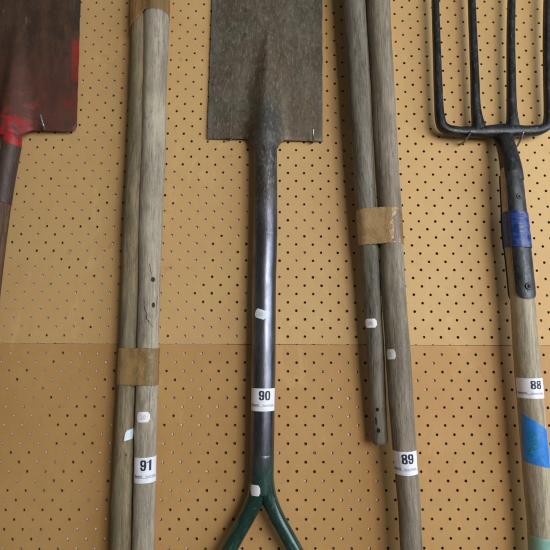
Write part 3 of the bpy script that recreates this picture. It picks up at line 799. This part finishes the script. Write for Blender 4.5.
# blue electrical tape round straps and handle
m = M('dark_blue_tape'); n = m.noise(m.coord('grain',(1,1,1.6)), 90, 4, .6); n2 = m.noise(m.coord('grain'), 420, 2)
m.set(Base_Color=m.mix(m.ramp(n, .4, .65), (.004,.024,.13), (.010,.052,.24)), Roughness=m.ramp(n, .3, .7, .25, .5), Normal=m.bump(n, .5, .0016))
lt0, lt1 = pf.l_at(215), pf.l_at(247.5)
V = []; att = []; Fc = []; rows = 26; nn = 96
for j in range(rows+1):
    l = lt0+(lt1-lt0)*j/rows; c_, r, tan, f, x = pf.frame(l)
    for q in range(nn):
        th = 2*math.pi*q/nn; dy = math.cos(th)
        extra = .0028*max(0, min(1, (abs(dy)-.55)/.15)) + .0004*noise.noise(Vector((q*.2, j*.35, 2)))+.0009
        ll = l + (.0025*math.sin(th*1.0+.6) if j in (0, rows) else .0025*math.sin(th+.6))
        c2, r2, tan2, f2, x2 = pf.frame(ll)
        V.append(c2+(f2*math.cos(th)+x2*math.sin(th))*(r2+extra)); att.append((math.cos(th)*r, math.sin(th)*r, l))
for j in range(rows):
    for q in range(nn): Fc.append((j*nn+q, j*nn+(q+1)%nn, (j+1)*nn+(q+1)%nn, (j+1)*nn+q))
me = bpy.data.meshes.new('tape_wrap'); me.from_pydata(V, [], Fc)
a = me.attributes.new('grain', 'FLOAT_VECTOR', 'POINT'); a.data.foreach_set('vector', [u_ for q in att for u_ in q])
bm = bmesh.new(); bm.from_mesh(me); recalc(bm); bm.to_mesh(me); bm.free()
link('tape_wrap', me, m.m, fk)
# bright blue tape patch with green marker writing
th0, l0 = pf.hit(533, 440); r = pf.frame(l0)[1]
def loc(px, py): th, l = pf.hit(px, py); return ((th-th0)*r, -(l-l0))
bluem = M('bright_blue_tape'); n = bluem.noise(bluem.coord(None,(1,1,.5)), 55, 3, .6, .8)
bluep = bluem.set(Base_Color=bluem.mix(bluem.ramp(n, .35, .68), (.010,.17,.56), (.022,.235,.66)), Roughness=.40, Normal=bluem.bump(n, .5, .002))
cs = [loc(520.2,412), loc(534,420.5), loc(546.3,430), loc(549.3,468), loc(535,464.5), loc(523.2,459.5)]
bp = bend_on(pf, poly2d(cs[::-1]), th0, l0, .0005, 'tape_patch', bluep, fk, solid=.00025)
marker = plain('green_marker', (.01,.20,.17), .5)
scr = [[(528,434),(531,432.5),(534,432),(535.5,434.5),(532,437),(528.5,437.5),(529,439)], [(532,441),(536,439.5),(537,442),(533,445),(538,444.5)], [(529,452),(531,448),(533,447),(534,450),(537,449)], [(528,455),(530,453.5),(533,456)]]
bend_on(pf, stroke2d([[loc(*q) for q in s_] for s_ in scr], .0013), th0, l0, .0007, 'marker_writing', marker, bp, solid=0).parent = bp
pf.mesh('painted_band', plain('mint_paint', (.20,.37,.30), .5, .2, 120), fk, pf.l_at(535.5), None, .0004, cap0=True, cap1=True, bev=.0004)
lot_label(pf, fk, 531.5, 388.5, 31, 19.5, '88', 4.6, mm=.00140)

# ================================================================== nails that carry the tools
zinc = steel('zinc_nail', (.22,.22,.23), (.34,.34,.36), (.5,.5,.5), .8, (.3,.45), 90, coord=None)
def nail(label, pts, r=.0014):
    P_ = [at(x,y,d) for x,y,d in pts]
    o = tube_mesh('nail', [(p, r, r) for p in P_[:-1]]+[(P_[-1], r, r)], zinc, None, seg=14, sub=5)
    base = P_[0]; o.data.transform(Matrix.Translation(-base)); o.location = base
    o['label'] = label; o['category'] = 'nail'; o['group'] = 'nails holding up the tools'
nail('bent steel nail under the rusty red spade blade', [(44.6,130.8,-.004),(44.4,129.5,.012),(43.8,127,.024),(42.2,121.5,.027),(40.3,114.5,.029)], .0016)
nail('left of the two nails under the lot 90 spade blade', [(231,139.5,-.004),(230.8,138.5,.008),(230.2,135.5,.018)], .0014)
nail('right of the two nails under the lot 90 spade blade', [(313.2,142.5,-.004),(313.2,141,.010),(313.2,136,.018),(313.1,128.5,.022)], .0014)
nail('left of the two nails under the garden fork crossbar', [(458,145,-.004),(463,143,.009),(467.8,137,.024),(471.5,130.5,.032)], .0016)
nail('right of the two nails under the garden fork crossbar', [(514.5,148,-.004),(517.4,145.5,.009),(520.6,139.5,.024),(523.3,132,.032)], .0016)

# ================================================================== light
w = bpy.data.worlds.new('World'); S.world = w; w.use_nodes = True
bg = w.node_tree.nodes['Background']; bg.inputs[0].default_value = (.68,.62,.56,1); bg.inputs[1].default_value = .14
def area(name, loc, target, sx, sy, power, col):
    L = bpy.data.lights.new(name, 'AREA'); L.shape = 'RECTANGLE'; L.size = sx; L.size_y = sy; L.energy = power; L.color = col
    o = bpy.data.objects.new(name, L); COL.objects.link(o); o.location = loc
    o.rotation_euler = (Vector(target)-Vector(loc)).to_track_quat('-Z', 'Y').to_euler(); return o
area('bright_doorway', (1.22,-1.68,.16), (.47,0,-.08), .72, .85, 19.5, (1.0,.95,.88))
area('daylight_opening', (1.95,-1.20,.14), (.47,0,-.08), 1.4, 1.0, 27, (.74,.86,1.0))

S.view_settings.view_transform = 'Standard'; S.view_settings.look = 'None'; S.view_settings.gamma = 1; S.view_settings.exposure = 0.12
S.render.engine = 'CYCLES'; S.cycles.filter_width = 1.9
S.render.resolution_x = S.render.resolution_y = 1024
